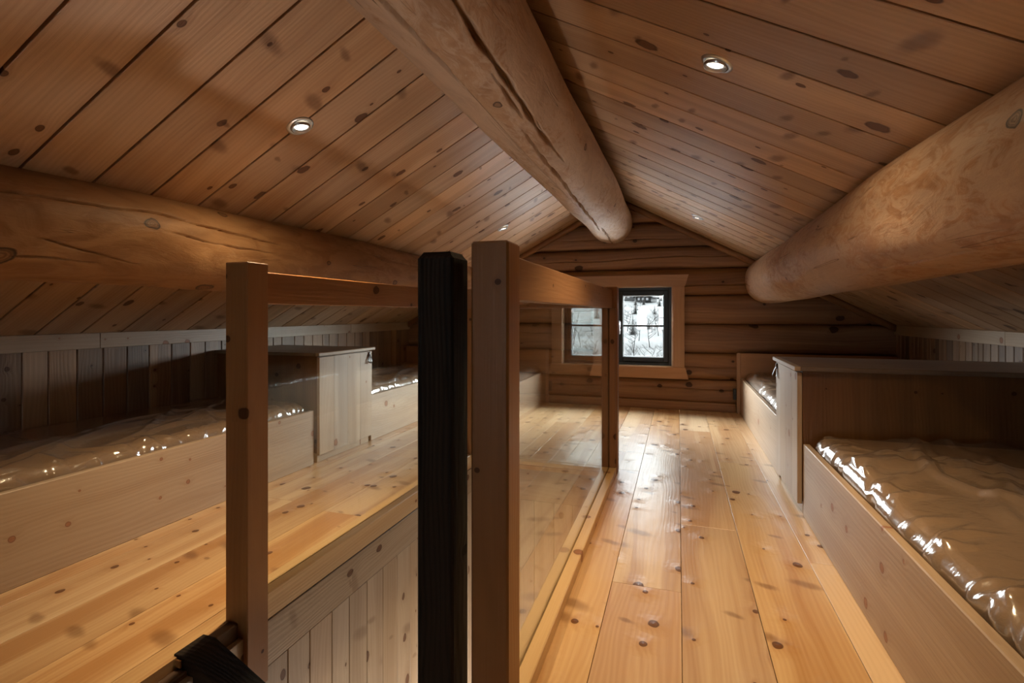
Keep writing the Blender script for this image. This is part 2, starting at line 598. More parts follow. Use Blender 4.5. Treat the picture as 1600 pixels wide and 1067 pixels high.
M = {}
M['floor'] = wood('pine_floor', (0.61, 0.41, 0.225), (0.41, 0.215, 0.092), (0.075, 0.026, 0.011), rough=0.35, knots=0.58, ksize=0.0155,
                  kscale=6.4, var=0.20, wavy=0.0028, streak=(0.34, 0.15, 0.07), ringamt=0.18, elong=1.15, bump=0.0003, spec=0.5,
                  heart=0.9, smear=0.6)
M['ceiling'] = wood('pine_ceiling', (0.62, 0.41, 0.255), (0.43, 0.255, 0.145), (0.085, 0.036, 0.02), rough=0.42, knots=0.7, ksize=0.018,
                    kscale=4.8, var=0.30, ringamt=0.24, elong=1.5, smear=0.75)
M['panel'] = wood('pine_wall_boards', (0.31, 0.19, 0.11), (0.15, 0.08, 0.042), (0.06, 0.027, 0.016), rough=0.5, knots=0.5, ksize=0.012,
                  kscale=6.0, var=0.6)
M['stairwall'] = wood('pine_stairwell_boards', (0.47, 0.37, 0.265), (0.34, 0.245, 0.16), (0.10, 0.05, 0.032), rough=0.5, knots=0.55,
                      ksize=0.014, kscale=6.0, var=0.3, elong=1.5, smear=0.4)
M['bed'] = wood('pale_pine_board', (0.42, 0.305, 0.205), (0.32, 0.21, 0.13), (0.20, 0.085, 0.045), rough=0.45, knots=0.45, ksize=0.014,
                kscale=5.6, var=0.08, ringamt=0.2, heart=0.6)
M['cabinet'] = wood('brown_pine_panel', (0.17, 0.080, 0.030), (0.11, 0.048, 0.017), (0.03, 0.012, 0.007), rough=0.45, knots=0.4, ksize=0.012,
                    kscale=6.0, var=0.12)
M['top'] = wood('grey_brown_top', (0.23, 0.165, 0.12), (0.15, 0.10, 0.07), (0.05, 0.025, 0.015), rough=0.42, knots=0.3, ksize=0.01, var=0.1)
M['rail'] = wood('oiled_pine_post', (0.29, 0.135, 0.052), (0.20, 0.086, 0.031), (0.045, 0.018, 0.010), rough=0.42, knots=0.45, ksize=0.013,
                 kscale=6.5, var=0.10, ringamt=0.15, elong=1.3, spec=0.35)
M['sill'] = wood('pale_pine_sill', (0.60, 0.42, 0.235), (0.47, 0.29, 0.145), (0.16, 0.065, 0.03), rough=0.4, knots=0.4, ksize=0.010,
                 kscale=7.0, var=0.08, ringamt=0.12, elong=1.3)
M['casing'] = wood('reddish_pine_casing', (0.46, 0.265, 0.155), (0.35, 0.185, 0.10), (0.12, 0.05, 0.025), rough=0.5, knots=0.15, ksize=0.01, var=0.08)
M['endlog'] = wood('brown_log_wall', (0.30, 0.145, 0.060), (0.17, 0.074, 0.029), (0.025, 0.010, 0.006), rough=0.5, knots=0.45, ksize=0.026,
                   kscale=3.8, var=0.3, ring=30, elong=1.3, bump=0.001)
M['darktrim'] = wood('dark_brown_edge', (0.10, 0.048, 0.022), (0.06, 0.027, 0.013), (0.03, 0.012, 0.008), rough=0.5, knots=0.2, var=0.1)
M['black'] = wood('black_stained_wood', (0.022, 0.014, 0.009), (0.004, 0.0033, 0.003), (0.003, 0.002, 0.002), rough=0.6, knots=0.3,
                  ksize=0.02, kscale=5.0, var=0.1, ring=70, ringamt=0.6, bump=0.0016, spec=0.15)
M['ridgelog'] = log_mat('peeled_ridge_log', (0.54, 0.355, 0.225), (0.40, 0.235, 0.135), (0.74, 0.63, 0.53), 0.50)
M['sidelog'] = log_mat('amber_side_log', (0.41, 0.225, 0.105), (0.29, 0.142, 0.060), (0.52, 0.34, 0.20), 0.60)
M['palelog'] = log_mat('pale_side_log', (0.49, 0.275, 0.15), (0.36, 0.185, 0.092), (0.70, 0.56, 0.45), 0.50)
M['blackframe'] = simple('black_window_paint', (0.012, 0.013, 0.014), 0.35)
M['steel'] = simple('brushed_aluminium', (0.62, 0.63, 0.65), 0.32, 1.0)
M['reflector'] = simple('warm_grey_reflector', (0.40, 0.34, 0.26), 0.6)
M['leather'] = simple('brown_leather', (0.045, 0.020, 0.014), 0.4, bump=0.0006, bscale=300)
M['blackplastic'] = simple('black_plastic', (0.008, 0.008, 0.008), 0.4)
M['foam'] = simple('tan_mattress_ticking', (0.27, 0.150, 0.064), 0.85, bump=0.0008, bscale=260)
M['film'] = film_mat('clear_polythene')
M['glass'] = glass_mat('clear_glass')
M['paneglass'] = glass_mat('window_glass', 0.04)
M['lampglow'] = emit_mat('lamp_glow', (1.0, 0.93, 0.80), 7.0)
M['plainwood'] = wood('lower_floor_boards', (0.35, 0.22, 0.12), (0.25, 0.15, 0.08), var=0.1)

# ================================================================== room sizes
XL, XR, XC = -3.15, 1.91, -0.62
YF, YB = -3.6, 5.60
ZR, PITCH = 2.237, 0.535
ANG = math.atan(PITCH)
SX0, SX1, SY0, SY1 = -1.325, -0.455, 0.55, 3.33          # stair opening


def ceil_z(x):
    return ZR - PITCH * abs(x - XC)


# ---- floor: long boards, butt joints at random, opening for the stair
mb = MB()
pw = 0.245
k0 = math.floor((XL - 0.01) / pw)
k1 = math.ceil((XR - 0.01) / pw)
for k in range(k0, k1):
    xa, xb = max(XL, 0.01 + k * pw), min(XR, 0.01 + (k + 1) * pw)
    if xb - xa < 0.01:
        continue
    cuts = [YF]
    y = YF + R.uniform(0.8, 3.6)
    while y < YB - 0.5:
        cuts.append(y)
        y += R.uniform(2.6, 4.2)
    if k == 0: cuts = [YF, 0.2, 2.555, 4.6]
    if k == -1: cuts = [YF, 1.93, 3.95]
    if k == 1: cuts = [YF, -0.1, 3.7]
    cuts.append(YB)
    for ya, yb in zip(cuts[:-1], cuts[1:]):
        # subtract the opening
        pieces = [(xa, xb, ya, yb)]
        ox0 = SX0 - 0.06
        res = []
        for (a, b, c, d) in pieces:
            if b <= ox0 or a >= SX1 or d <= SY0 or c >= SY1:
                res.append((a, b, c, d)); continue
            if c < SY0: res.append((a, b, c, SY0))
            if d > SY1: res.append((a, b, SY1, d))
            cc, dd = max(c, SY0), min(d, SY1)
            if a < ox0: res.append((a, ox0, cc, dd))
            if b > SX1: res.append((SX1, b, cc, dd))
        for (a, b, c, d) in res:
            mb.box((a + 0.0010, c + 0.0006, -0.03), (b - 0.0010, d - 0.0006, 0.0), 'y', 0.0006)
# sub-floor sheets under the boards so that no light leaks through the joints
for (a, b, c, d) in ((XL - .1, SX0 - .061, YF, YB), (SX1, XR + .1, YF, YB), (SX0 - .02, SX1, YF, SY0), (SX0 - .02, SX1, SY1, YB)):
    mb.box((a, c, -0.06), (b, d, -0.031), 'y', 0.001)
tag(mb.build('floor', M['floor']), kind='structure')

# ---- ceiling: boards running down the slope, seams every 0.215 m
mb = MB()
bw = 0.215
span = (XR - XC + 0.06) / math.cos(ANG)
for side in (-1, 1):
    # local x along slope downwards from the ridge, local y = world y, local z = up
    rot = Matrix.Rotation(ANG, 4, 'Y') if side > 0 else Matrix.Rotation(math.pi, 4, 'Z') @ Matrix.Rotation(ANG, 4, 'Y')
    mt = Matrix.Translation((XC, 0, ZR)) @ rot
    y = 0.88 - 22 * bw
    while y < YB + 0.1:
        ya, yb = max(y, YF - 0.1), min(y + bw, YB + 0.02)
        if yb - ya > 0.02:
            la, lb = (ya, yb) if side > 0 else (-yb, -ya)
            mb.box((-0.02, la + 0.0046, 0.0), (span, lb - 0.0046, 0.02), 'x', 0.0016, mt)
        y += bw
    mb.box((-0.05, -YB - 0.4 if side < 0 else YF - .2, 0.024), (span + .2, -YF + .2 if side < 0 else YB + 0.4, 0.05), 'x', 0.001, mt)
tag(mb.build('ceiling', M['ceiling']), kind='structure')


# ---- knee walls of narrow upright boards with a flat trim along the top
def boards_y(mb, x0, x1, y0, y1, z0, z1, width, gap=0.0015):
    y = y0
    while y < y1 - 0.005:
        wv = width * R.choice((0.7, 0.85, 1.0, 1.0, 1.1))
        yb = min(y + wv, y1)
        mb.box((x0, y + gap, z0), (x1, yb - gap, z1), 'z', 0.004)
        y = yb


mb = MB()
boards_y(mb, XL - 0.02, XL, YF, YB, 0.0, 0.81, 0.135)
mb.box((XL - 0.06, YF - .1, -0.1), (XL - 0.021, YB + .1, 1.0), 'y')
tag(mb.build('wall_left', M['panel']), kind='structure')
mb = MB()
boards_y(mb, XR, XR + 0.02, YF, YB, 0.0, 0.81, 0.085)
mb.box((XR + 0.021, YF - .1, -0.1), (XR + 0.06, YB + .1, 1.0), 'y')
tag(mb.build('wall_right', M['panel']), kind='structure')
mb = MB()
for ya, yb in ((YF, 2.05), (2.05, 4.4), (4.4, YB)):
    mb.box((XL - 0.02, ya + .0008, 0.80), (XL + 0.016, yb - .0008, 0.887), 'y', 0.002)
tag(mb.build('trim_1', M['bed']), kind='structure')
mb = MB()
for ya, yb in ((YF, 1.2), (1.2, 3.9), (3.9, YB)):
    mb.box((XR - 0.016, ya + .0008, 0.80), (XR + 0.02, yb - .0008, 0.887), 'y', 0.002)
tag(mb.build('trim_2', M['bed']), kind='structure')

# ---- end wall of stacked logs with the window opening
OX0, OX1, OZ0, OZ1 = -1.222, -0.058, 0.437, 1.279
SEAMS = [-0.02, 0.055, 0.318, 0.588, 0.885, 1.182, 1.462, 1.690, 1.96, 2.30]


def log_wall(name, y0, flip, mat, opening=True):
    mb = MB()
    nx = 150
    xs0 = np.linspace(XL - 0.1, XR + 0.1, nx)
    xs = np.sort(np.concatenate([xs0, [OX0 - 1e-4, OX0, OX1, OX1 + 1e-4]]))
    for a, b in zip(SEAMS[:-1], SEAMS[1:]):
        off = (R.uniform(0, 40), R.uniform(0, 40), R.uniform(0, 40))
        ph = R.uniform(0, 6)
        zs = np.concatenate([np.linspace(a, b, 56), [a + (b - a) * .03, b - (b - a) * .03]])
        zs = np.sort(zs)
        _c = XL + R.uniform(1.2, 2.6)
        checks = [(R.uniform(.35, .7), _c, _c + R.uniform(1.2, 2.6))] if R.random() < .75 else []
        if opening:
            extra = [z for z in (OZ0, OZ1) if a < z < b]
            zs = np.sort(np.concatenate([zs, extra]))
        vs, wc = [], []
        for x in xs:
            wob = 0.006 * math.sin(x * 2.1 + ph) + 0.004 * math.sin(x * 5.3 + ph * 2)
            for z in zs:
                s = (z - a) / (b - a)
                e = abs(2 * s - 1)
                bulge = 0.060 * (1 - e ** 5.0) ** 0.6
                edge = min(s, 1 - s)
                zz = z + (wob if 0.02 < s < 0.98 and (not opening or abs(z - OZ0) > .02 and abs(z - OZ1) > .02) else 0) * (0.5 if edge < .2 else 1)
                y = y0 + (0.046 - bulge) * flip
                for (cs, cx0, cx1) in checks:                       # drying checks
                    if cx0 < x < cx1:
                        zc_ = a + (b - a) * (cs + 0.03 * math.sin(x * 2.7 + ph) + 0.012 * math.sin(x * 11 + ph))
                        q = abs(z - zc_) / 0.0075
                        if q < 1:
                            y += flip * 0.018 * (1 - q) * math.sin(math.pi * (x - cx0) / (cx1 - cx0)) ** .5
                vs.append((x, y, zz))
                wc.append((x + off[0], z + off[1], off[2]))
        nz = len(zs)
        fs = []
        for i in range(len(xs) - 1):
            xm = (xs[i] + xs[i + 1]) / 2
            for j in range(nz - 1):
                zm = (zs[j] + zs[j + 1]) / 2
                if opening and OX0 < xm < OX1 and OZ0 < zm < OZ1:
                    continue
                q = (i * nz + j, (i + 1) * nz + j, (i + 1) * nz + j + 1, i * nz + j + 1)
                fs.append(q if flip > 0 else q[::-1])
        mb.add(vs, fs, wc, smooth=True)
    return mb


mb = log_wall('wall_back', YB, 1, M['endlog'])
# outer skin of the wall around the opening
for (a, b, c, d) in ((XL - .2, OX0, -.1, 2.4), (OX1, XR + .2, -.1, 2.4), (OX0, OX1, -.1, OZ0), (OX0, OX1, OZ1, 2.4)):
    mb.box((a, YB + 0.05, c), (b, YB + 0.17, d), 'x', 0.001)
tag(mb.build('wall_back', M['endlog']), kind='structure')

# wall behind the camera, with an opening added for the fill light
mb = MB()
for (a, b, c, d) in ((XL - .2, OX0, -.1, 2.4), (OX1, XR + .2, -.1, 2.4), (OX0, OX1, -.1, OZ0), (OX0, OX1, OZ1, 2.4)):
    mb.box((a, YF - 0.14, c), (b, YF, d), 'x', 0.001)
tag(mb.build('wall_front', M['endlog']), kind='structure')

# plain skirting board at the foot of the end wall
mb = MB()
mb.box((-2.24, YB - 0.035, 0.0), (0.55, YB + 0.02, 0.085), 'x', 0.004)
tag(mb.build('baseboard_back', M['endlog']), kind='structure')

# round dark trims where the ceiling meets the end wall
for n, side in ((3, -1), (4, 1)):
    mb = MB()
    L = span
    a = (XC, YB - 0.035, ZR - 0.028)
    ex = XC + side * (XR - XC)
    b = (ex, YB - 0.035, ceil_z(ex) - 0.028)
    mb.tube([tuple(np.array(a) + (np.array(b) - np.array(a)) * t) for t in np.linspace(0, 1, 24)], 0.034, 12)
    mb.w = [((p[0]) * 1.1 + 7, p[1] + 3, p[2] * 0.3 + side) for p in mb.v]
    tag(mb.build('trim_%d' % n, M['endlog']), kind='structure')


# ---- gable window: two black sashes in a pine casing
def window(name, y, sgn, casing_no, full=True):
    """y = inner wall face, sgn = +1 when outside lies towards +y"""
    win = empty(name, (0, 0, 0), kind='structure')
    ys = lambda d: y + sgn * d
    mb = MB()                                     # pale jamb lining
    for (x0, x1, z0, z1) in ((OX0, OX0 + .010, OZ0, OZ1), (OX1 - .010, OX1, OZ0, OZ1)):
        mb.box((x0, ys(-.028), z0), (x1, ys(.12), z1), 'z', 0.001)
    for (z0, z1) in ((OZ0, OZ0 + .010), (OZ1 - .010, OZ1)):
        mb.box((OX0 + .010, ys(-.028), z0), (OX1 - .010, ys(.12), z1), 'x', 0.001)
    part('jamb_lining', mb, M['bed'], win)
    fx0, fx1, fz0, fz1 = OX0 + .010, OX1 - .010, OZ0 + .010, OZ1 - .010
    xm = (fx0 + fx1) / 2
    mb = MB()                                     # fixed frame
    t = 0.030
    for (x0, x1) in ((fx0, fx0 + t), (fx1 - t, fx1), (xm - t / 2 - .004, xm + t / 2 + .004)):
        mb.box((x0, ys(.012), fz0), (x1, ys(.10), fz1), 'z', 0.002)
    for (z0, z1) in ((fz0, fz0 + t), (fz1 - t, fz1)):
        mb.box((fx0 + t, ys(.012), z0), (fx1 - t, ys(.10), z1), 'x', 0.002)
    r_ = t + .014                                 # rebate behind the sashes
    for (x0, x1) in ((fx0, fx0 + r_), (fx1 - r_, fx1), (xm - r_ / 2 - .012, xm + r_ / 2 + .012)):
        mb.box((x0, ys(.0765), fz0), (x1, ys(.099), fz1), 'z', 0.001)
    for (z0, z1) in ((fz0, fz0 + r_), (fz1 - r_, fz1)):
        mb.box((fx0 + t, ys(.0765), z0), (fx1 - t, ys(.099), z1), 'x', 0.001)
    part('window_frame', mb, M['blackframe'], win)
    for (a, b, right) in ((fx0 + t, xm - t / 2 - .004, False), (xm + t / 2 + .004, fx1 - t, True)):
        a += .003; b -= .003
        z0, z1 = fz0 + t + .003, fz1 - t - .003
        s = 0.050
        mb = MB()
        for (x0, x1) in ((a, a + s), (b - s, b)):
            mb.box((x0, ys(.022), z0), (x1, ys(.075), z1), 'z', 0.004)
        for (q0, q1) in ((z0, z0 + s), (z1 - s, z1)):
            mb.box((a + s, ys(.022), q0), (b - s, ys(.075), q1), 'x', 0.004)
        sash = part('sash', mb, M['blackframe'], win)
        mb = MB()
        mb.box((a + s, ys(.034), 0.853), (b - s, ys(.066), 0.873), 'x', 0.004)
        part('muntin', mb, M['blackframe'], sash)
        mb = MB()
        mb.box((a + s - .004, ys(.048), z0 + s - .004), (b - s + .004, ys(.052), z1 - s + .004), 'x', 0.0005)
        part('window_pane', mb, M['paneglass'], sash)
        # pale glazing bead round the glass
        mb = MB()
        e = 0.007
        for (x0, x1, q0, q1) in ((a + s, a + s + e, z0 + s, z1 - s), (b - s - e, b - s, z0 + s, z1 - s),
                                 (a + s + e, b - s - e, z0 + s, z0 + s + e), (a + s + e, b - s - e, z1 - s - e, z1 - s)):
            mb.box((x0, ys(.054), q0), (x1, ys(.062), q1), 'x', 0.0005)
        part('glazing_strip', mb, M['steel'], sash)
        if right:
            mb = MB()
            hx = a + 0.016
            mb.box((hx - .011, ys(.014), 0.845), (hx + .011, ys(.022), 0.915), 'z', 0.003)
            mb.tube([(hx, ys(.020), 0.893), (hx, ys(-.012), 0.893)], 0.008, 10)
            mb.tube([(hx, ys(-.012), 0.902), (hx, ys(-.016), 0.86), (hx + .002, ys(-.018), 0.81), (hx + .003, ys(-.016), 0.775)],
                    [.009, .008, .0075, .007], 10, 0.7)
            part('window_handle', mb, M['steel'], sash)
    # casing boards
    if full:
        cs = empty('trim_%d' % casing_no, (0, 0, 0), kind='structure')
        cw = 0.118
        yy0, yy1 = ys(-.046), ys(-.018)
        mb = MB(); mb.prism([(OX0 - cw - .006, OZ1), (OX1 + cw + .006, OZ1), (OX1 + cw + .04, OZ1 + .118), (OX0 - cw - .04, OZ1 + .118)], 'y', ys(-.052), yy1, 'x')
        part('head_casing', mb, M['casing'], cs)
        mb = MB(); mb.prism([(OX0 - cw - .006, OZ0), (OX1 + cw + .006, OZ0), (OX1 + cw + .04, OZ0 - .118), (OX0 - cw - .04, OZ0 - .118)], 'y', ys(-.052), yy1, 'x')
        part('sill_casing', mb, M['casing'], cs)
        for (x0, x1) in ((OX0 - cw, OX0), (OX1, OX1 + cw)):
            mb = MB(); mb.box((x0, yy0, OZ0), (x1, yy1, OZ1), 'z', 0.002)
            part('side_casing', mb, M['casing'], cs)
    return win


window('window_1', YB, 1, 5)
window('back_fill_window', YF, -1, 6, False)  # unseen window added to go with the back fill light

# ================================================================== the three roof logs


def roof_log(name, c0, r0, c1, r1, y0, y1, mat, label, cracks, seed, knots=(), nseg=340, ny=620, endr=0.10):
    """c0/c1: (x,z) of the axis at both ends; cracks: (list of (y, angle), depth, half width); angle 0 = straight
    down, 90 = towards +x; knots: (angle, y, radius)"""
    rs = np.random.RandomState(seed)
    ys = np.linspace(y0, y1, ny)
    ys = np.where(ys < 0.5, ys, ys)
    th = np.linspace(0, 2 * np.pi, nseg, endpoint=False)
    t = (ys - 0.8) / 4.8
    cx = c0[0] + (c1[0] - c0[0]) * t; cz = c0[1] + (c1[1] - c0[1]) * t
    rr = r0 + (r1 - r0) * t
    cx = cx + 0.008 * np.sin(ys * 1.3 + seed); cz = cz + 0.006 * np.sin(ys * 1.7 + seed * 2)
    d = np.clip((y1 - ys) / endr, 0, 1)                       # rounded shoulder where the log meets the wall
    sh = np.sqrt(np.clip(1 - (1 - d) ** 2, 0, 1))
    rr = rr * (0.60 + 0.40 * sh)
    RR = rr[:, None] * np.ones(nseg)[None, :]
    for k in range(26):                                        # soft drawknife unevenness
        a, b, p = rs.randint(1, 7), rs.uniform(0.5, 6), rs.uniform(0, 6.28)
        RR += rs.uniform(0.0006, 0.0022) / (1 + 0.15 * a) * np.cos(a * th[None, :] + b * ys[:, None] + p)
    wrap = lambda q: (q + np.pi) % (2 * np.pi) - np.pi
    for (line, dep, wid) in cracks:
        ly = np.array([q[0] for q in line]); lp = np.radians([q[1] for q in line])
        s = np.clip((ys - ly[0]) / (ly[-1] - ly[0]), 0, 1)
        ins = ((ys >= ly[0]) & (ys <= ly[-1])).astype(float)
        taper = np.minimum(1, np.sin(np.pi * s) * 1.6) ** 0.7 * ins
        taper = taper * (0.75 + 0.25 * np.sin(ys * 23 + lp[0] * 9))
        cph = np.interp(ys, ly, lp) + 0.010 * np.sin(ys * 9 + lp[0] * 5) + 0.007 * np.sin(ys * 37 + lp[0] * 3)
        arc = np.abs(wrap(th[None, :] - cph[:, None])) * rr[:, None]
        prof = np.clip(1 - arc / (wid * np.maximum(taper, 0.02))[:, None], 0, 1)
        RR -= dep * np.minimum(1, prof * 2.2) * taper[:, None] * (ins[:, None])
    KN = np.full_like(RR, 9.0)
    for (ph, yk, rad) in knots:
        dd = wrap(th[None, :] - math.radians(ph)) * rr[:, None]
        dy = ys[:, None] - yk
        q = np.hypot(dd * 1.15, dy * 0.8) * (1 + 0.10 * np.sin(3 * np.arctan2(dd, dy) + yk * 9))
        RR += rad * 0.22 * np.exp(-(q / (rad * 2.2)) ** 2)
        KN = np.minimum(KN, q / rad)
    X = cx[:, None] + RR * np.sin(th)[None, :]
    Z = cz[:, None] - RR * np.cos(th)[None, :]
    Y = ys[:, None] + 0 * X
    V = np.stack([X, Y, Z], -1).reshape(-1, 3).astype(np.float32)
    I = np.arange(ny * nseg).reshape(ny, nseg)
    J = np.roll(I, -1, 1)
    F = np.stack([I[:-1], J[:-1], J[1:], I[1:]], -1).reshape(-1, 4)
    loops = np.concatenate([F.ravel(), I[0, ::-1], I[-1]]).astype(np.int32)
    starts = np.concatenate([np.arange(len(F)) * 4, [len(F) * 4, len(F) * 4 + nseg]]).astype(np.int32)
    me = bpy.data.meshes.new(name)
    me.vertices.add(len(V)); me.vertices.foreach_set('co', V.ravel())
    me.loops.add(len(loops)); me.loops.foreach_set('vertex_index', loops)
    me.polygons.add(len(starts)); me.polygons.foreach_set('loop_start', starts)
    me.polygons.foreach_set('use_smooth', [True] * len(F) + [False, False])
    me.update(calc_edges=True)
    me.validate()
    W = np.stack([Y, (th[None, :] * 0.21) + 0 * X + seed * 3.7, RR * 0 + seed * 1.3], -1).reshape(-1, 3).astype(np.float32)
    at = me.attributes.new('wco', 'FLOAT_VECTOR', 'POINT'); at.data.foreach_set('vector', W.ravel())
    at = me.attributes.new('kn', 'FLOAT', 'POINT'); at.data.foreach_set('value', KN.astype(np.float32).ravel())
    me.materials.append(mat)
    o = bpy.data.objects.new(name, me)
    COL.objects.link(o)
    tag(o, label, 'log beam')
    return o


roof_log('roof_log', (-0.672, 1.958), 0.205, (-0.672, 1.958), 0.222, YF + 0.01, YB + 0.02, M['ridgelog'],
         'peeled ridge log with long dark splits, running under the peak of the ceiling',
         [([(0.2, 47), (1.2, 40.7), (1.36, 38), (1.57, 37), (1.88, 34), (2.13, 32), (2.45, 31)], 0.075, 0.0125),
          ([(0.3, 0), (1.07, -1.2), (1.25, -1.3), (1.39, -1.3), (1.62, -1.8)], 0.045, 0.0085),
          ([(1.95, 18), (2.35, 14.4), (2.9, 11), (3.85, 4), (4.7, -2)], 0.065, 0.0115),
          ([(1.55, 30.5), (1.75, 28), (1.95, 25.5)], 0.04, 0.0075),
          ([(2.0, 36), (2.4, 33), (2.6, 32)], 0.03, 0.006),
          ([(4.5, 8), (5.0, 5), (5.64, 0)], 0.07, 0.012)], 3,
         [(70, 2.7, 0.02), (15, 1.75, 0.018), (60, 4.1, 0.018)])
roof_log('roof_log', (-2.145, 1.310), 0.195, (-2.125, 1.285), 0.212, YF + 0.01, YB + 0.02, M['sidelog'],
         'knotty round log along the left ceiling slope, above the left beds',
         [([(0.6, 112), (1.0, 111), (1.31, 112), (1.49, 117), (1.63, 111), (1.87, 105), (2.25, 100)], 0.028, 0.0055),
          ([(1.05, 74), (1.21, 65), (1.45, 51)], 0.012, 0.0042), ([(1.5, 96), (1.72, 89), (2.1, 86)], 0.014, 0.0042),
          ([(1.03, 51), (1.3, 50)], 0.014, 0.0045), ([(2.7, 124), (3.2, 111), (3.75, 107)], 0.022, 0.005)], 5,
         [(101, 1.455, 0.024), (22, 1.785, 0.032), (51, 1.01, 0.034), (138, 1.835, 0.020), (67, 3.25, 0.022), (85, 2.5, 0.014)])
roof_log('roof_log', (0.84, 1.345), 0.215, (0.838, 1.318), 0.228, YF + 0.01, YB + 0.02, M['palelog'],
         'smooth round log along the right ceiling slope, its rounded end at the log wall',
         [([(1.5, -35), (1.82, -34), (2.1, -34), (2.7, -31)], 0.012, 0.004), ([(5.2, -72), (5.5, -82), (5.63, -86)], 0.02, 0.005)], 8,
         [(-100, 1.25, 0.02), (-60, 3.6, 0.012)], endr=0.16)

# ================================================================== recessed downlights
DL = [(-1.487, 1.742, 'silver recessed downlight in the left ceiling slope, the near one of two there'),
      (-1.501, 4.356, 'small recessed downlight far back in the left ceiling slope, above the tallest post'),
      (0.123, 1.851, 'silver recessed downlight in the right ceiling slope, the near one, its lamp tilted'),
      (0.156, 4.659, 'small recessed downlight far back in the right ceiling slope, nearest the end wall')]


def downlight_meshes():
    ring = MB()
    ring.lathe([(0.040, 0.001), (0.0405, 0.004), (0.043, 0.0058), (0.049, 0.0050), (0.054, 0.0028), (0.056, 0.0)], 48)
    return ring


for i, (x, y, lab) in enumerate(DL):
    side = -1 if x < XC else 1
    z = ceil_z(x)
    nrm = Vector((-side * math.sin(ANG), 0, -math.cos(ANG)))       # pointing into the room
    zx = Vector((0, 1, 0))
    xx = zx.cross(nrm).normalized()
    rotm = Matrix((xx, zx, nrm)).transposed().to_4x4()
    root = empty('downlight', (x, y, z), lab, 'lamp', 'recessed downlights in the sloped ceiling')
    root.rotation_euler = rotm.to_euler()
    inv = rotm.to_3x3().inverted()
    downlight_meshes().build('trim_ring', M['steel'], root)
    # gimbal cup: faces straight down while the ring follows the slope
    dn = inv @ Vector((0, 0, -1))
    dn = (dn + Vector((0, 0, 1.2))).normalized()
    tilt = Vector((0, 0, 1)).rotation_difference(dn).to_matrix().to_4x4()
    g = Matrix.Translation((0, 0, 0.0095)) @ tilt
    cup = MB()
    cup.lathe([(0.0385, -0.006), (0.0385, 0.004), (0.037, 0.006), (0.034, 0.005), (0.029, -0.002), (0.027, -0.006)], 40, g)
    cup.build('lamp_holder', M['steel'], root)
    bulb = MB()
    bulb.lathe([(0.0005, -0.001), (0.012, -0.0012), (0.022, -0.002), (0.0275, -0.005)], 32, g)
    bulb.build('bulb', M['lampglow'], root)
    back = MB()
    back.lathe([(0.0005, 0.0006), (0.041, 0.0006)], 32)
    back.build('reflector', M['reflector'], root)
    # a reflector lamp: a beam and a weaker wide spill round it
    for nm, watt, ang in (('downlight_beam', SPOT_W, 98), ('downlight_spill', SPILL_W, 150)):
        ld = bpy.data.lights.new(nm, 'SPOT')
        ld.energy = watt * (1.0 if y < 3 else 0.10)
        ld.color = LAMP_COL
        ld.spot_size = math.radians(ang)
        ld.spot_blend = 1.0
        ld.shadow_soft_size = 0.028
        lo = bpy.data.objects.new(nm, ld)
        COL.objects.link(lo)
        lo.location = (x + nrm.x * 0.035, y, z + nrm.z * 0.035)

# ================================================================== stairwell shell
BOT = -2.45
mb = MB()
# left: fascia board then upright boards
mb.box((SX0 - 0.03, SY0, -0.20), (SX0 - 0.001, SY1 + .02, -0.046), 'y', 0.002)
y = SY0
while y < SY1:
    wv = R.choice((0.075, 0.115, 0.13, 0.13))
    yb = min(y + wv, SY1 + .01)
    mb.box((SX0 - 0.03, y + .001, BOT), (SX0 - 0.004, yb - .001, -0.202), 'z', 0.003)
    y = yb
# far end
mb.box((SX0, SY1 + 0.002, -0.265), (SX1, SY1 + 0.03, -0.03), 'x', 0.002)
x = SX0
while x < SX1 - 0.005:
    xb = min(x + R.choice((0.10, 0.125, 0.135)), SX1)
    mb.box((x + .001, SY1 + 0.005, BOT), (xb - .001, SY1 + 0.03, -0.267), 'z', 0.003)
    x = xb
# right side and near side
y = SY0
while y < SY1:
    yb = min(y + 0.12, SY1)
    mb.box((SX1 + 0.002, y + .001, BOT), (SX1 + 0.03, yb - .001, -0.031), 'z', 0.003)
    y = yb
x = SX0
while x < SX1 - 0.005:
    xb = min(x + 0.12, SX1)
    mb.box((x + .001, SY0 - 0.03, BOT), (xb - .001, SY0 - 0.002, -0.031), 'z', 0.003)
    x = xb
for (a, b, c, d) in ((SX0 - .06, SX0 - .031, SY0 - .06, SY1 + .06), (SX1 + .031, SX1 + .06, SY0 - .06, SY1 + .06),
                     (SX0 - .03, SX1 + .03, SY0 - .06, SY0 - .031), (SX0 - .03, SX1 + .03, SY1 + .031, SY1 + .06)):
    mb.box((a, c, BOT - .03), (b, d, -0.032 if a != SX0 - .06 else -.05), 'z', 0.001)
tag(mb.build('wall_stairwell', M['stairwall']), kind='structure')
mb = MB()
for k in range(8):
    mb.box((SX0 - .05 + k * .12, SY0 - .05, BOT - 0.03), (SX0 - .05 + (k + 1) * .12 - .001, SY1 + .05, BOT), 'y', 0.002)
tag(mb.build('floor_below', M['plainwood']), kind='structure')
# dark nosing along the open left edge, in front of the railing post
mb = MB()
mb.box((SX0 - 0.059, 1.2125, -0.05), (SX0 - 0.020, 1.2935, 0.003), 'y', 0.003)
mb.box((SX0 - 0.059, SY0, -0.07), (SX0 - 0.020, 1.1145, -0.030), 'y', 0.003)
tag(mb.build('trim_7', M['darktrim']), kind='structure')

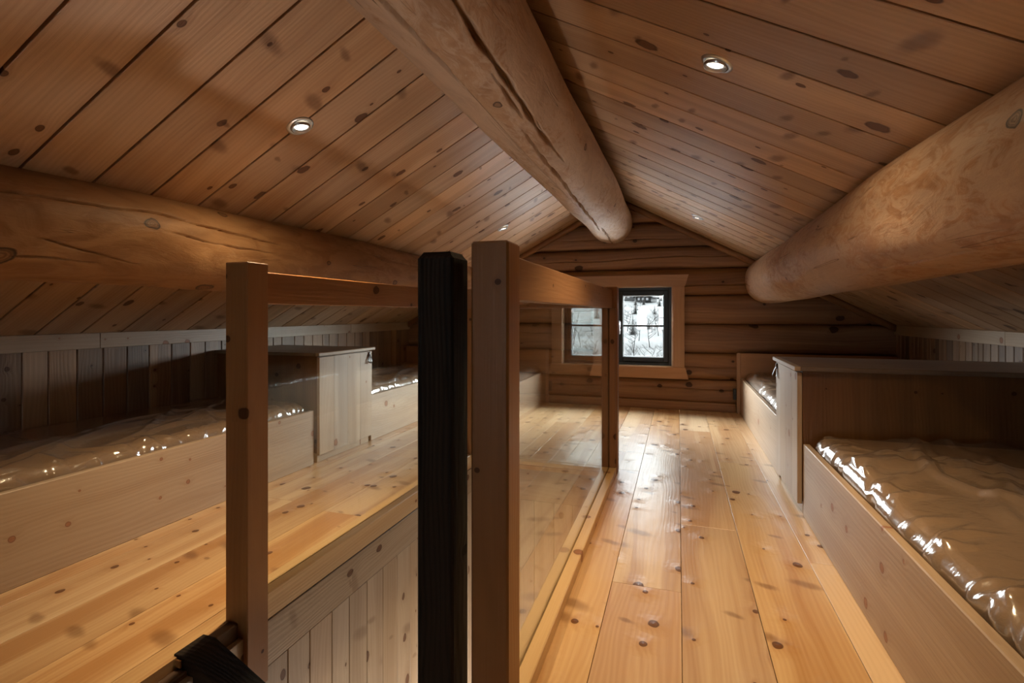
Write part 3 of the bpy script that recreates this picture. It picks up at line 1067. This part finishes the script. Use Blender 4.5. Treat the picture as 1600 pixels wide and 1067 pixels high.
# ================================================================== balustrade of posts, rails and glass round the stairwell
PS = 0.09
RP = (-0.45, 1.080)          # near right post (left x, near y)
LP = (-1.40, 1.294)          # near left post
FR = (-0.45, 3.215)          # far posts
FL = (-1.40, 3.215)
ZT = 1.163
bal = empty('glass_balustrade', (-0.9, 2.2, 0), 'pine post and rail balustrade with clear glass panels round the stair opening', 'railing')


def post(x, y, z0, z1, bev=0.005):
    mb = MB(); mb.box((x, y, z0), (x + PS, y + PS, z1), 'z', bev)
    return part('post', mb, M['rail'], bal)


post(RP[0], RP[1], 0.0, ZT)
post(LP[0], LP[1], -0.235, ZT + .002, 0.003)
post(FR[0], FR[1], 0.0, ZT)
post(FL[0], FL[1], 0.0, ZT)
RZ0, RZ1 = 1.031, 1.143
for (x0, x1, y0, y1, g) in ((-0.432, -0.390, RP[1] + PS, FR[1] + .020, 'y'), (-1.412, -1.370, LP[1] + PS, FL[1] + 0.002, 'y'),
                            (FL[0] + PS, FR[0], 3.24, 3.282, 'x')):
    mb = MB(); mb.box((x0, y0, RZ0), (x1, y1, RZ1), g, 0.003)
    part('top_rail', mb, M['rail'], bal)
# bottom glazing rails, one each side of the glass
BZ = 0.046
for (x0, x1, z0, ya, yb) in ((-0.408, -0.365, 0.0, RP[1] + PS, FR[1] + .02), (-0.454, -0.413, 0.0, RP[1] + PS, FR[1]),
                             (-1.372, -1.328, -0.044, LP[1] + PS, FL[1] + .0), (-1.424, -1.379, 0.0, LP[1] + PS, FL[1] + .0)):
    mb = MB(); mb.box((x0, ya, z0), (x1, yb, BZ), 'y', 0.003)
    part('bottom_rail', mb, M['sill'], bal)
for (y0, y1) in ((3.205, 3.245), (3.251, 3.291)):
    mb = MB(); mb.box((FL[0] + PS, y0 + .038, 0.0), (FR[0], y1 + .038, 0.022), 'x', 0.003)
    part('bottom_rail', mb, M['sill'], bal)
# upright glazing beads on the far posts
for xc in (-0.4105, -1.3755):
    for (a, b) in ((xc - .042, xc - .0035), (xc + .0035, xc + .044)):
        mb = MB(); mb.box((a, FR[1] - .021, BZ), (b, FR[1], RZ0), 'z', 0.003)
        part('glazing_bead', mb, M['rail'], bal)
# glass
mb = MB(); mb.box((-0.4125, RP[1] + PS, 0.02), (-0.4085, FR[1] - 0.001, RZ0 - .001), 'y', 0.0004)
part('glass_pane', mb, M['glass'], bal)
mb = MB(); mb.box((-1.3785, LP[1] + PS, 0.02), (-1.3725, FL[1] - 0.001, RZ0 - .001), 'y', 0.0004)
part('glass_pane', mb, M['glass'], bal)
mb = MB(); mb.box((FL[0] + PS, 3.2845, 0.02), (FR[0], 3.2875, RZ0 + .02), 'x', 0.0004)
part('glass_pane', mb, M['glass'], bal)

# ================================================================== black stained stair frame: newel post and slanting string
nw = empty('stair_frame', (-0.533, 1.107, BOT), 'black-stained square newel post with a slanting black string, standing in the stairwell', 'stair post')
mb = MB()
nx0, nx1, ny0, ny1 = -0.578, -0.486, 1.062, 1.152
c = 0.012
mb.box((nx0, ny0, BOT), (nx1, ny1, 1.132), 'z', 0.006)
# chamfered cap
vs = [(nx0 + .004, ny0 + .004, 1.128), (nx1 - .004, ny0 + .004, 1.128), (nx1 - .004, ny1 - .004, 1.128), (nx0 + .004, ny1 - .004, 1.128),
      (nx0 + c, ny0 + c, 1.1415), (nx1 - c, ny0 + c, 1.1415), (nx1 - c, ny1 - c, 1.1415), (nx0 + c, ny1 - c, 1.1415)]
mb.add(vs, [(4, 5, 6, 7), (0, 1, 5, 4), (1, 2, 6, 5), (2, 3, 7, 6), (3, 0, 4, 7)])
part('newel_post', mb, M['black'], nw)
mb = MB()
sl = 0.50
x0, x1 = -1.398, -0.578
top = 0.006
mb.prism([(x0, top), (-1.352, top), (x1, top - (x1 + 1.352) * sl), (x1, top - (x1 + 1.352) * sl - .16), (-1.30, -0.085), (-1.352, -0.040), (x0, -0.032)],
         'y', 1.115, 1.212, 'x')
st = part('stair_string', mb, M['black'], nw)
mb = MB()
mb.box((-1.390, 1.1085, -0.027), (-1.366, 1.1145, -0.004), 'y', 0.0015)
part('dowel_end', mb, M['rail'], st)

# ================================================================== platform beds, mattresses and cabinets


def bed(xf, xw, y0, y1, label, head=False):
    """xf = outer face of the front board, xw = wall side"""
    s = 1 if xw > xf else -1
    b = empty('platform_bed', (xf, y0, 0), label, 'bed', 'low platform beds under the eaves')
    mb = MB(); mb.box((xf, y0, 0.0), (xf + s * 0.030, y1, 0.356), 'y', 0.003)
    part('front_board', mb, M['bed'], b)
    mb = MB()
    mb.box((xf + s * .031, y0, 0.20), (xw - s * .002, y1, 0.225), 'y', 0.002)
    part('bed_base', mb, M['bed'], b)
    if head:
        mb = MB()
        mb.box((xf - s * 0.032, y1, 0.0), (xf + s * 0.0, y1 + 0.032, 0.602), 'z', 0.003)
        mb.box((xf + s * 0.001, y1 + .004, 0.0), (xw - s * .002, y1 + 0.030, 0.60), 'x', 0.003)
        part('headboard', mb, M['casing'], b)
    return b


bed(0.584, XR, 0.62, 2.840, 'near right platform bed with pale pine front board, beside the camera-side face of the cabinet')
bed(0.584, XR, 3.465, 5.525, 'far right platform bed behind the cabinet, with brown headboard at the log wall', True)
bed(-2.292, XL, 0.62, 2.815, 'near left platform bed with knotty pale front board, left of the glass railing')
bed(-2.292, XL, 3.475, 5.525, 'far left platform bed beyond the left cabinet, seen through the glass', True)


def mattress(xf, xw, y0, y1, label, seed, res, amp=1.0):
    """tan mattress wrapped in crinkled clear film; xf is the edge by the front board"""
    rs = np.random.RandomState(seed)
    s = 1 if xw > xf else -1
    root = empty('mattress', (xf, y0, 0.226), label, 'mattress', 'film-wrapped mattresses on the platform beds')
    W = abs(xw - xf); L = y1 - y0
    zt = 0.402
    rad = 0.055

    def surface(nx, ny, off, fold):
        """open sheet that covers front side, top and the short ends"""
        u = np.linspace(-0.10, W - 0.03, nx)              # negative: hangs down the front side
        v = np.linspace(-0.05, L + 0.05, ny)
        U, Vv = np.meshgrid(u, v, indexing='ij')
        # arc round the front edge
        X = np.where(U > rad, U, 0)
        Z = np.zeros_like(U)
        a = np.clip((rad - U) / rad, 0, math.pi / 2)       # angle round the rolled edge
        arc = (U <= rad)
        X = np.where(arc, rad - rad * np.sin(a), U)
        drop = rad - rad * np.cos(a)
        extra = np.clip(rad - U - rad * math.pi / 2, 0, 1)
        Z = zt - np.where(arc, drop + extra, 0)
        Nx = np.where(arc, -np.sin(a), 0.0); Nz = np.where(arc, np.cos(a), 1.0)
        # ends
        e0 = np.clip((0.05 - Vv) / 0.05, 0, 2); e1 = np.clip((Vv - (L - 0.05)) / 0.05, 0, 2)
        Y = np.clip(Vv, 0.0, L)
        Z = Z - 0.05 * (1 - np.sqrt(np.clip(1 - np.minimum(e0, 1) ** 2, 0, 1))) - 0.05 * (1 - np.sqrt(np.clip(1 - np.minimum(e1, 1) ** 2, 0, 1)))
        Z = Z - np.clip(-Vv, 0, 1) - np.clip(Vv - L, 0, 1)
        # gentle sag and crown
        Z = Z + 0.012 * np.sin(math.pi * np.clip(U / W, 0, 1)) + 0.006 * np.sin(Vv * 3.1 + seed) * np.sin(U * 4 + seed)
        D = np.zeros_like(U) + off
        if fold:
            for k in range(int(70 * amp)):               # crinkles, mostly along the front edge
                front = k % 5 < 3
                cu = rs.uniform(-0.05, 0.09) if front else rs.uniform(0.0, W)
                cv = rs.uniform(0, L)
                an = rs.uniform(-1.0, 1.0) if front else rs.uniform(-1.6, 1.6)
                ln = rs.uniform(0.04, 0.16) if front else rs.uniform(0.08, 0.40)
                wd = rs.uniform(0.006, 0.020) if front else rs.uniform(0.010, 0.030)
                h = wd * rs.uniform(0.45, 0.85)
                ca, sa = math.cos(an), math.sin(an)
                p = (U - cu) * ca + (Vv - cv) * sa
                q = -(U - cu) * sa + (Vv - cv) * ca + rs.uniform(-.5, .5) * p * p / ln
                D += h * np.maximum(0, 1 - np.abs(q) / (wd * 1.8)) * np.exp(-(p / ln) ** 4)
            for k in range(8):                            # long loose folds
                cu, cv = rs.uniform(0.10, W * 0.6), rs.uniform(0.1, L - 0.1)
                an = 1.57 + rs.uniform(-0.5, 0.5)
                ln = rs.uniform(0.35, 0.9); wd = rs.uniform(0.018, 0.04); h = rs.uniform(0.010, 0.026)
                ca, sa = math.cos(an), math.sin(an)
                p = (U - cu) * ca + (Vv - cv) * sa
                q = -(U - cu) * sa + (Vv - cv) * ca + 0.12 * np.sin(p * 4)
                D += h * np.exp(-(q / wd) ** 2) * np.exp(-(p / ln) ** 4)
        D = np.minimum(D, np.where(U < 0.03, 0.0115, 0.045))
        X = X + Nx * D; Z = Z + Nz * D
        Z = np.maximum(Z, 0.236)
        V = np.stack([xf + s * (X + 0.012), y0 + Y, Z], -1).reshape(-1, 3)
        I = np.arange(nx * ny).reshape(nx, ny)
        F = np.stack([I[:-1, :-1], I[1:, :-1], I[1:, 1:], I[:-1, 1:]], -1).reshape(-1, 4)
        if s < 0:
            F = F[:, ::-1]
        return V, F

    V, F = surface(int(res * 0.5), int(res * 0.7), 0.0, False)
    mb = MB()
    mb.add(V.tolist(), [tuple(map(int, f)) for f in F], smooth=True)
    # body below the crown
    mb.box((xf + s * 0.014, y0 + .002, 0.2265), (xw - s * 0.025, y1 - .002, 0.345), 'y', 0.01)
    part('mattress_core', mb, M['foam'], root)
    V, F = surface(res, int(res * 1.5), 0.004, True)
    mb = MB()
    mb.add(V.tolist(), [tuple(map(int, f)) for f in F], smooth=True)
    part('plastic_cover', mb, M['film'], root)
    return root


mattress(0.615, XR, 0.66, 2.815, 'tan mattress in crinkled clear plastic, on the near right bed', 21, 190)
mattress(0.615, XR, 3.49, 5.51, 'mattress in shiny plastic on the far right bed, by the brown headboard', 22, 110)
mattress(-2.323, XL, 0.66, 2.790, 'brown mattress in loose shiny plastic, on the near left bed', 23, 190)
mattress(-2.323, XL, 3.50, 5.51, 'mattress in shiny plastic on the far left bed, seen through the glass', 24, 110)


def cabinet(xd, xw, y0, y1, label):
    """low chest between two beds; xd = outer face of the door"""
    s = 1 if xw > xd else -1
    c = empty('bedside_cabinet', (xd, y0, 0), label, 'cabinet', 'low cabinets between the beds')
    mb = MB()
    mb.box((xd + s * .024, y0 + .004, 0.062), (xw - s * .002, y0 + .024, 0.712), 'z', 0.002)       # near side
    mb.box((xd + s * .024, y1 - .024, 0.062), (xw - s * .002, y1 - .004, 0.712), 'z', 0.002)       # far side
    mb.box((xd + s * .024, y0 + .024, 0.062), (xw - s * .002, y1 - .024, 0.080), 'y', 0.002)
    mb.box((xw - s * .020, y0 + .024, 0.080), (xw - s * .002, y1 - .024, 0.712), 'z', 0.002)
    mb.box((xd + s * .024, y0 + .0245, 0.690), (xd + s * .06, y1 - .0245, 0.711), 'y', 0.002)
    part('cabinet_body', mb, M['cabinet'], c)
    mb = MB(); mb.box((xd + s * .026, y0 + .006, 0.0), (xw - s * .004, y1 - .006, 0.061), 'y', 0.002)
    part('plinth', mb, M['bed'], c)
    mb = MB(); mb.box((xd + s * .012, y0 - .026, 0.713), (xw - s * .002, y1 + .026, 0.735), 'x', 0.002)
    tp = part('cabinet_top', mb, M['top'], c)
    mb = MB(); mb.box((xd - s * .016, y0 - .026, 0.713), (xd + s * .0118, y1 + .026, 0.735), 'y', 0.003)
    part('front_lipping', mb, M['bed'], tp)
    mb = MB()
    yy = y0 - .002
    n = 4
    dw = (y1 - y0 + .004) / n
    for k in range(n):                                     # door glued up from staves
        mb.box((xd, yy + k * dw + (0 if k == 0 else .0001), 0.052), (xd + s * .022, yy + (k + 1) * dw, 0.705), 'z', 0.0022 if k in (0, n - 1) else .0006)
    d = part('cabinet_door', mb, M['bed'], c)
    # leather pull: a folded strap hanging from a pin
    hy = y1 - 0.040
    mb = MB()
    path = []
    for k in range(25):
        a = 2 * math.pi * k / 24
        r = 0.5 - 0.5 * math.cos(a)
        wloop = 0.017 * math.sin(a) * (0.25 + 0.75 * r)
        path.append((xd - s * (0.006 + wloop + 0.012 * r), hy, 0.682 - 0.068 * r))
    V = []
    Fq = []
    for k, p in enumerate(path):
        for dy in (-0.009, 0.009):
            V.append((p[0], p[1] + dy, p[2]))
    for k, p in enumerate(path):
        cxm = xd - s * 0.012; czm = 0.645
        q = (p[0] + (cxm - p[0]) * 0.16, p[1], p[2] + (czm - p[2]) * 0.06)
        for dy in (-0.009, 0.009):
            V.append((q[0], q[1] + dy, q[2]))
    n2 = 50
    for k in range(24):
        a0, a1, b0, b1 = 2 * k, 2 * k + 1, 2 * k + 2, 2 * k + 3
        Fq += [(a0, a1, b1, b0), (n2 + a0, n2 + b0, n2 + b1, n2 + a1), (a0, b0, n2 + b0, n2 + a0), (a1, n2 + a1, n2 + b1, b1)]
    mb.add(V, Fq, smooth=False)
    mb.box((xd - s * .0085, hy - .010, 0.668), (xd - s * .0005, hy + .010, 0.700), 'z', 0.002)
    pull = part('door_pull', mb, M['leather'], d)
    mb = MB()
    rot = Matrix.Translation((xd - s * 0.0085, hy, 0.687)) @ Matrix.Rotation(-s * math.pi / 2, 4, 'Y')
    mb.lathe([(0.0001, 0.003), (0.003, 0.0027), (0.0045, 0.0012), (0.0048, 0.0)], 16, rot)
    part('rivet', mb, M['steel'], pull)
    return c


cabinet(0.563, XR, 2.866, 3.440, 'right low pine cabinet with pale door and dark near side, between the right beds')
cabinet(-2.268, XL, 2.842, 3.450, 'left low pine cabinet with leather door pull, seen through the left glass panel')

# black socket box beside the far right headboard
mb = MB()
mb.box((0.518, 5.535, 0.135), (0.5505, 5.556, 0.245), 'z', 0.004)
mb.box((0.524, 5.5335, 0.150), (0.544, 5.5351, 0.185), 'z', 0.001)
mb.box((0.524, 5.5335, 0.195), (0.544, 5.5351, 0.230), 'z', 0.001)
o = mb.build('socket_box', M['blackplastic'])
tag(o, 'small black socket box low on the far right headboard post', 'socket')

# ================================================================== outside: snowy valley side, its colours darkened to offset the bright sky
m, nt, out = new_mat('dimmed_snowy_scrub')
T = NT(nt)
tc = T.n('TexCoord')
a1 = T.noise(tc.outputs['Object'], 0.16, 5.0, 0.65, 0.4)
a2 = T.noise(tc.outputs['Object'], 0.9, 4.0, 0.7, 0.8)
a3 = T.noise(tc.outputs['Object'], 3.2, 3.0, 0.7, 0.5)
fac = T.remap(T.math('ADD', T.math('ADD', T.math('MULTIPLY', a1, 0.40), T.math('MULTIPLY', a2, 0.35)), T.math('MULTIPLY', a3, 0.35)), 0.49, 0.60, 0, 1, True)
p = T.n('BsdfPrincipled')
nt.links.new(T.mix(fac, (0.0150, 0.0152, 0.0154), (0.0012, 0.0012, 0.0012)), p.inputs['Base Color'])  # snow and scrub both darkened so the strong sky leaves them grey
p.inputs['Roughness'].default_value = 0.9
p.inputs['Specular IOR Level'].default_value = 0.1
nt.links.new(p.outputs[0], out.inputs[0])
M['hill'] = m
M['snow'] = simple('snow', (0.80, 0.82, 0.85), 0.9, bump=0.02, bscale=3)
M['roofsnow'] = simple('dimmed_roof_snow', (0.022, 0.022, 0.0225), 0.9, spec=0.1)  # snow darkened like the hill, against the strong sky
M['bark'] = simple('dark_bark', (0.007, 0.0065, 0.006), 0.9, spec=0.1)
M['frost'] = simple('dimmed_frosted_twigs', (0.004, 0.004, 0.004), 0.9, spec=0.05)  # frost darkened almost to black to offset the sky
M['cabinwall'] = simple('dimmed_cabin_wall', (0.004, 0.004, 0.004), 0.8, spec=0.1)  # wall colour lowered to offset the sky, as on the hill
M['whitewall'] = simple('dimmed_white_wall', (0.02, 0.02, 0.02), 0.8, spec=0.1)  # white paint darkened to stay unclipped under the bright sky
M['darkglass'] = simple('dark_window_glass', (0.01, 0.01, 0.012), 0.2)

GZ = -3.2                       # yard level below the loft


def ground_z(x, y):
    """yard, drop to the valley, then the opposite slope"""
    if y < 14:
        return GZ - 0.05 * (y - 6)
    if y < 60:
        return GZ - 0.4 - (y - 14) * 0.055 + 0.4 * math.sin(x * .21 + y * .13)
    t = (y - 60)
    return GZ - 2.93 + t * 0.085 + 0.5 * math.sin(x * 0.07 + y * 0.05) + 0.3 * math.sin(x * .19 - y * .11)


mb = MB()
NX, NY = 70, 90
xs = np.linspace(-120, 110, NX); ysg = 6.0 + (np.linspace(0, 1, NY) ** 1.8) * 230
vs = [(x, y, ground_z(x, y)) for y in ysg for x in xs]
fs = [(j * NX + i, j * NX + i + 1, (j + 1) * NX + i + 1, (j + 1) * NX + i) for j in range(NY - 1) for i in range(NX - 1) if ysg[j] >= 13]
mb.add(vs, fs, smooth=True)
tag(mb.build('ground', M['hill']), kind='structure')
mb = MB()
fs = [(j * NX + i, j * NX + i + 1, (j + 1) * NX + i + 1, (j + 1) * NX + i) for j in range(NY - 1) for i in range(NX - 1) if ysg[j] < 13]
mb.add(vs, fs, smooth=True)
tag(mb.build('ground', M['snow']), kind='structure')


def bare_tree(seed, h):
    r = random.Random(seed)
    mt = MB(); mf = MB()

    def grow(p, d, length, rad, lvl):
        pts = [p]; dd = Vector(d)
        for k in range(4):
            dd = (dd + Vector((r.uniform(-.18, .18), r.uniform(-.18, .18), r.uniform(-.02, .15)))).normalized()
            p = p + dd * (length / 4)
            pts.append(p)
        (mt if lvl < 2 else mf).tube([tuple(q) for q in pts], [rad * (1 - .16 * k) for k in range(5)], 5 if lvl < 2 else 3)
        if lvl >= 3:
            return
        for k in range(6 if lvl == 0 else 4):
            f = r.uniform(.3, 1.0)
            i = min(3, int(f * 4)); q = pts[i].lerp(pts[i + 1], f * 4 - i if f < 1 else 1)
            a = r.uniform(0, 6.28); up = r.uniform(.25, .9)
            nd = Vector((math.cos(a), math.sin(a), up)).normalized()
            grow(q, nd, length * r.uniform(.38, .6), rad * .5, lvl + 1)

    grow(Vector((0, 0, 0)), (0, 0, 1), h, h * .02, 0)
    return mt, mf


def spruce(seed, h):
    r = random.Random(seed)
    mt = MB(); mf = MB()
    mt.tube([(0, 0, 0), (0, 0, h * .5), (0, 0, h)], [h * .02, h * .013, h * .003], 6)
    n = 13
    for k in range(n):
        z = h * (.10 + .86 * k / n); rad = h * .24 * (1 - k / n) + .05
        for q in range(9):
            a = q * .698 + k * .4 + r.uniform(-.2, .2)
            l = rad * r.uniform(.8, 1.1)
            ca, sa = math.cos(a), math.sin(a)
            w = rad * .28
            mf.add([(ca * .03, sa * .03, z + .05 * h / n), (ca * l * .6 - sa * w, sa * l * .6 + ca * w, z - l * .22), (ca * l, sa * l, z - l * .42),
                    (ca * l * .6 + sa * w, sa * l * .6 - ca * w, z - l * .22), (ca * l * .6, sa * l * .6, z - l * .36)],
                   [(0, 1, 2, 3), (0, 4, 1), (0, 3, 4), (1, 4, 2), (4, 3, 2)])
    return mt, mf


# unseen snow slab added below the gable window to bounce skylight onto the ceiling
mb = MB()
pr = [(5.80, -0.10), (10.2, -1.25), (10.2, -1.60), (5.80, -0.45)]
n_ = 30
for k in range(n_):
    xa, xb = -4.2 + k * 0.25, -4.2 + (k + 1) * 0.25
    mb.prism(pr, 'x', xa, xb)
o = mb.build('snow_bounce', M['snow'])
tag(o, kind='structure')

protos = []
for s_ in range(3):
    a, b = bare_tree(40 + s_, 4.0)
    root = empty('bare_tree', (0, 0, 0)); a.build('trunk', M['bark'], root); b.build('twigs', M['frost'], root)
    protos.append((root, 'leafless frosted tree on the snowy slope outside the window', 'bare trees outside the window'))
for s_ in range(2):
    a, b = spruce(60 + s_, 5.0)
    root = empty('spruce_tree', (0, 0, 0)); a.build('trunk', M['bark'], root); b.build('needles', M['bark'], root)
    protos.append((root, 'dark spruce tree on the snowy slope outside the window', 'spruces outside the window'))


def view_x(u, y):
    """x of a point at depth y seen in image column u"""
    return y * math.tan(math.atan((u - 800) / 800.0) - math.atan(0.325))


spots = []
rt = random.Random(5)
placed = []


def scatter(n, kinds, u0, u1, y0, y1, s0, s1):
    """n trees between the depths y0 and y1, kept clear of each other"""
    got = tries = 0
    while got < n and tries < 4000:
        tries += 1
        k = rt.choice(kinds); y = y0 + (y1 - y0) * rt.random() ** 0.8; sc_ = rt.uniform(s0, s1); u = rt.uniform(u0, u1)
        x = view_x(u, y); r = (1.75 if k < 3 else 1.3) * sc_
        if any(math.hypot(x - a, y - b) < r + c for a, b, c in placed):
            continue
        placed.append((x, y, r)); spots.append((k, u, y, sc_)); got += 1


for (u_, y_, r_) in ((981, 190, 6), (1010, 185, 6), (1015, 212, 6)):      # keep the cabins clear
    placed.append((view_x(u_, y_), y_, r_))
scatter(34, (0, 1, 2), 880, 1030, 20, 66, .42, .8)
scatter(20, (0, 1, 2, 0, 1, 3), 885, 1045, 62, 110, .6, 1.1)
scatter(34, (3, 4, 0), 885, 1050, 110, 225, .5, 1.2)
used = set()
for (k, u_, y_, sc_) in spots:
    root, lab, grp = protos[k]
    o = root if k not in used else copy_tree(root)
    used.add(k)
    x_ = view_x(u_, y_)
    o.location = (x_, y_, ground_z(x_, y_) - .1)
    o.rotation_euler = (0, 0, rt.uniform(0, 6.28))
    o.scale = (sc_, sc_, sc_)
    tag(o, lab, 'tree', grp)


def far_cabin(u, y, w, d, h, rot, wall, label):
    x = view_x(u, y)
    c = empty('far_cabin', (x, y, ground_z(x, y) - .1), label, 'cabin')
    c.rotation_euler = (0, 0, rot)
    mb = MB(); mb.prism([(-w / 2, 0), (w / 2, 0), (w / 2, h), (0, h + w * .22), (-w / 2, h)], 'y', -d / 2, d / 2)
    mb.build('cabin_wall', wall, c)
    mb = MB()
    t = .35
    mb.prism([(-w / 2 - .8, h - .3), (0, h + w * .22 + .05), (w / 2 + .8, h - .3), (w / 2 + .8, h - .3 + t), (0, h + w * .22 + .1 + t), (-w / 2 - .8, h - .3 + t)], 'y', -d / 2 - .9, d / 2 + .6)
    mb.build('snowy_roof', M['roofsnow'], c)
    for k in range(3):
        mb = MB(); mb.box((-w * .36 + k * w * .27, -d / 2 - .05, h * .3), (-w * .36 + k * w * .27 + w * .15, -d / 2, h * .78), 'z', .01)
        mb.build('window', M['darkglass'], c)
    return c


far_cabin(981, 190, 6, 6, 2.8, 0.2, M['whitewall'], 'pale cabin with dark windows on the hillside, left in the upper right pane')
far_cabin(1010, 185, 5.5, 6, 1.7, -0.3, M['cabinwall'], 'dark cabin under a snowy roof on the hillside, middle of the upper right pane')
far_cabin(1015, 212, 5.5, 6, 1.7, 0.4, M['cabinwall'], 'small dark cabin highest on the hillside, right in the upper right pane')
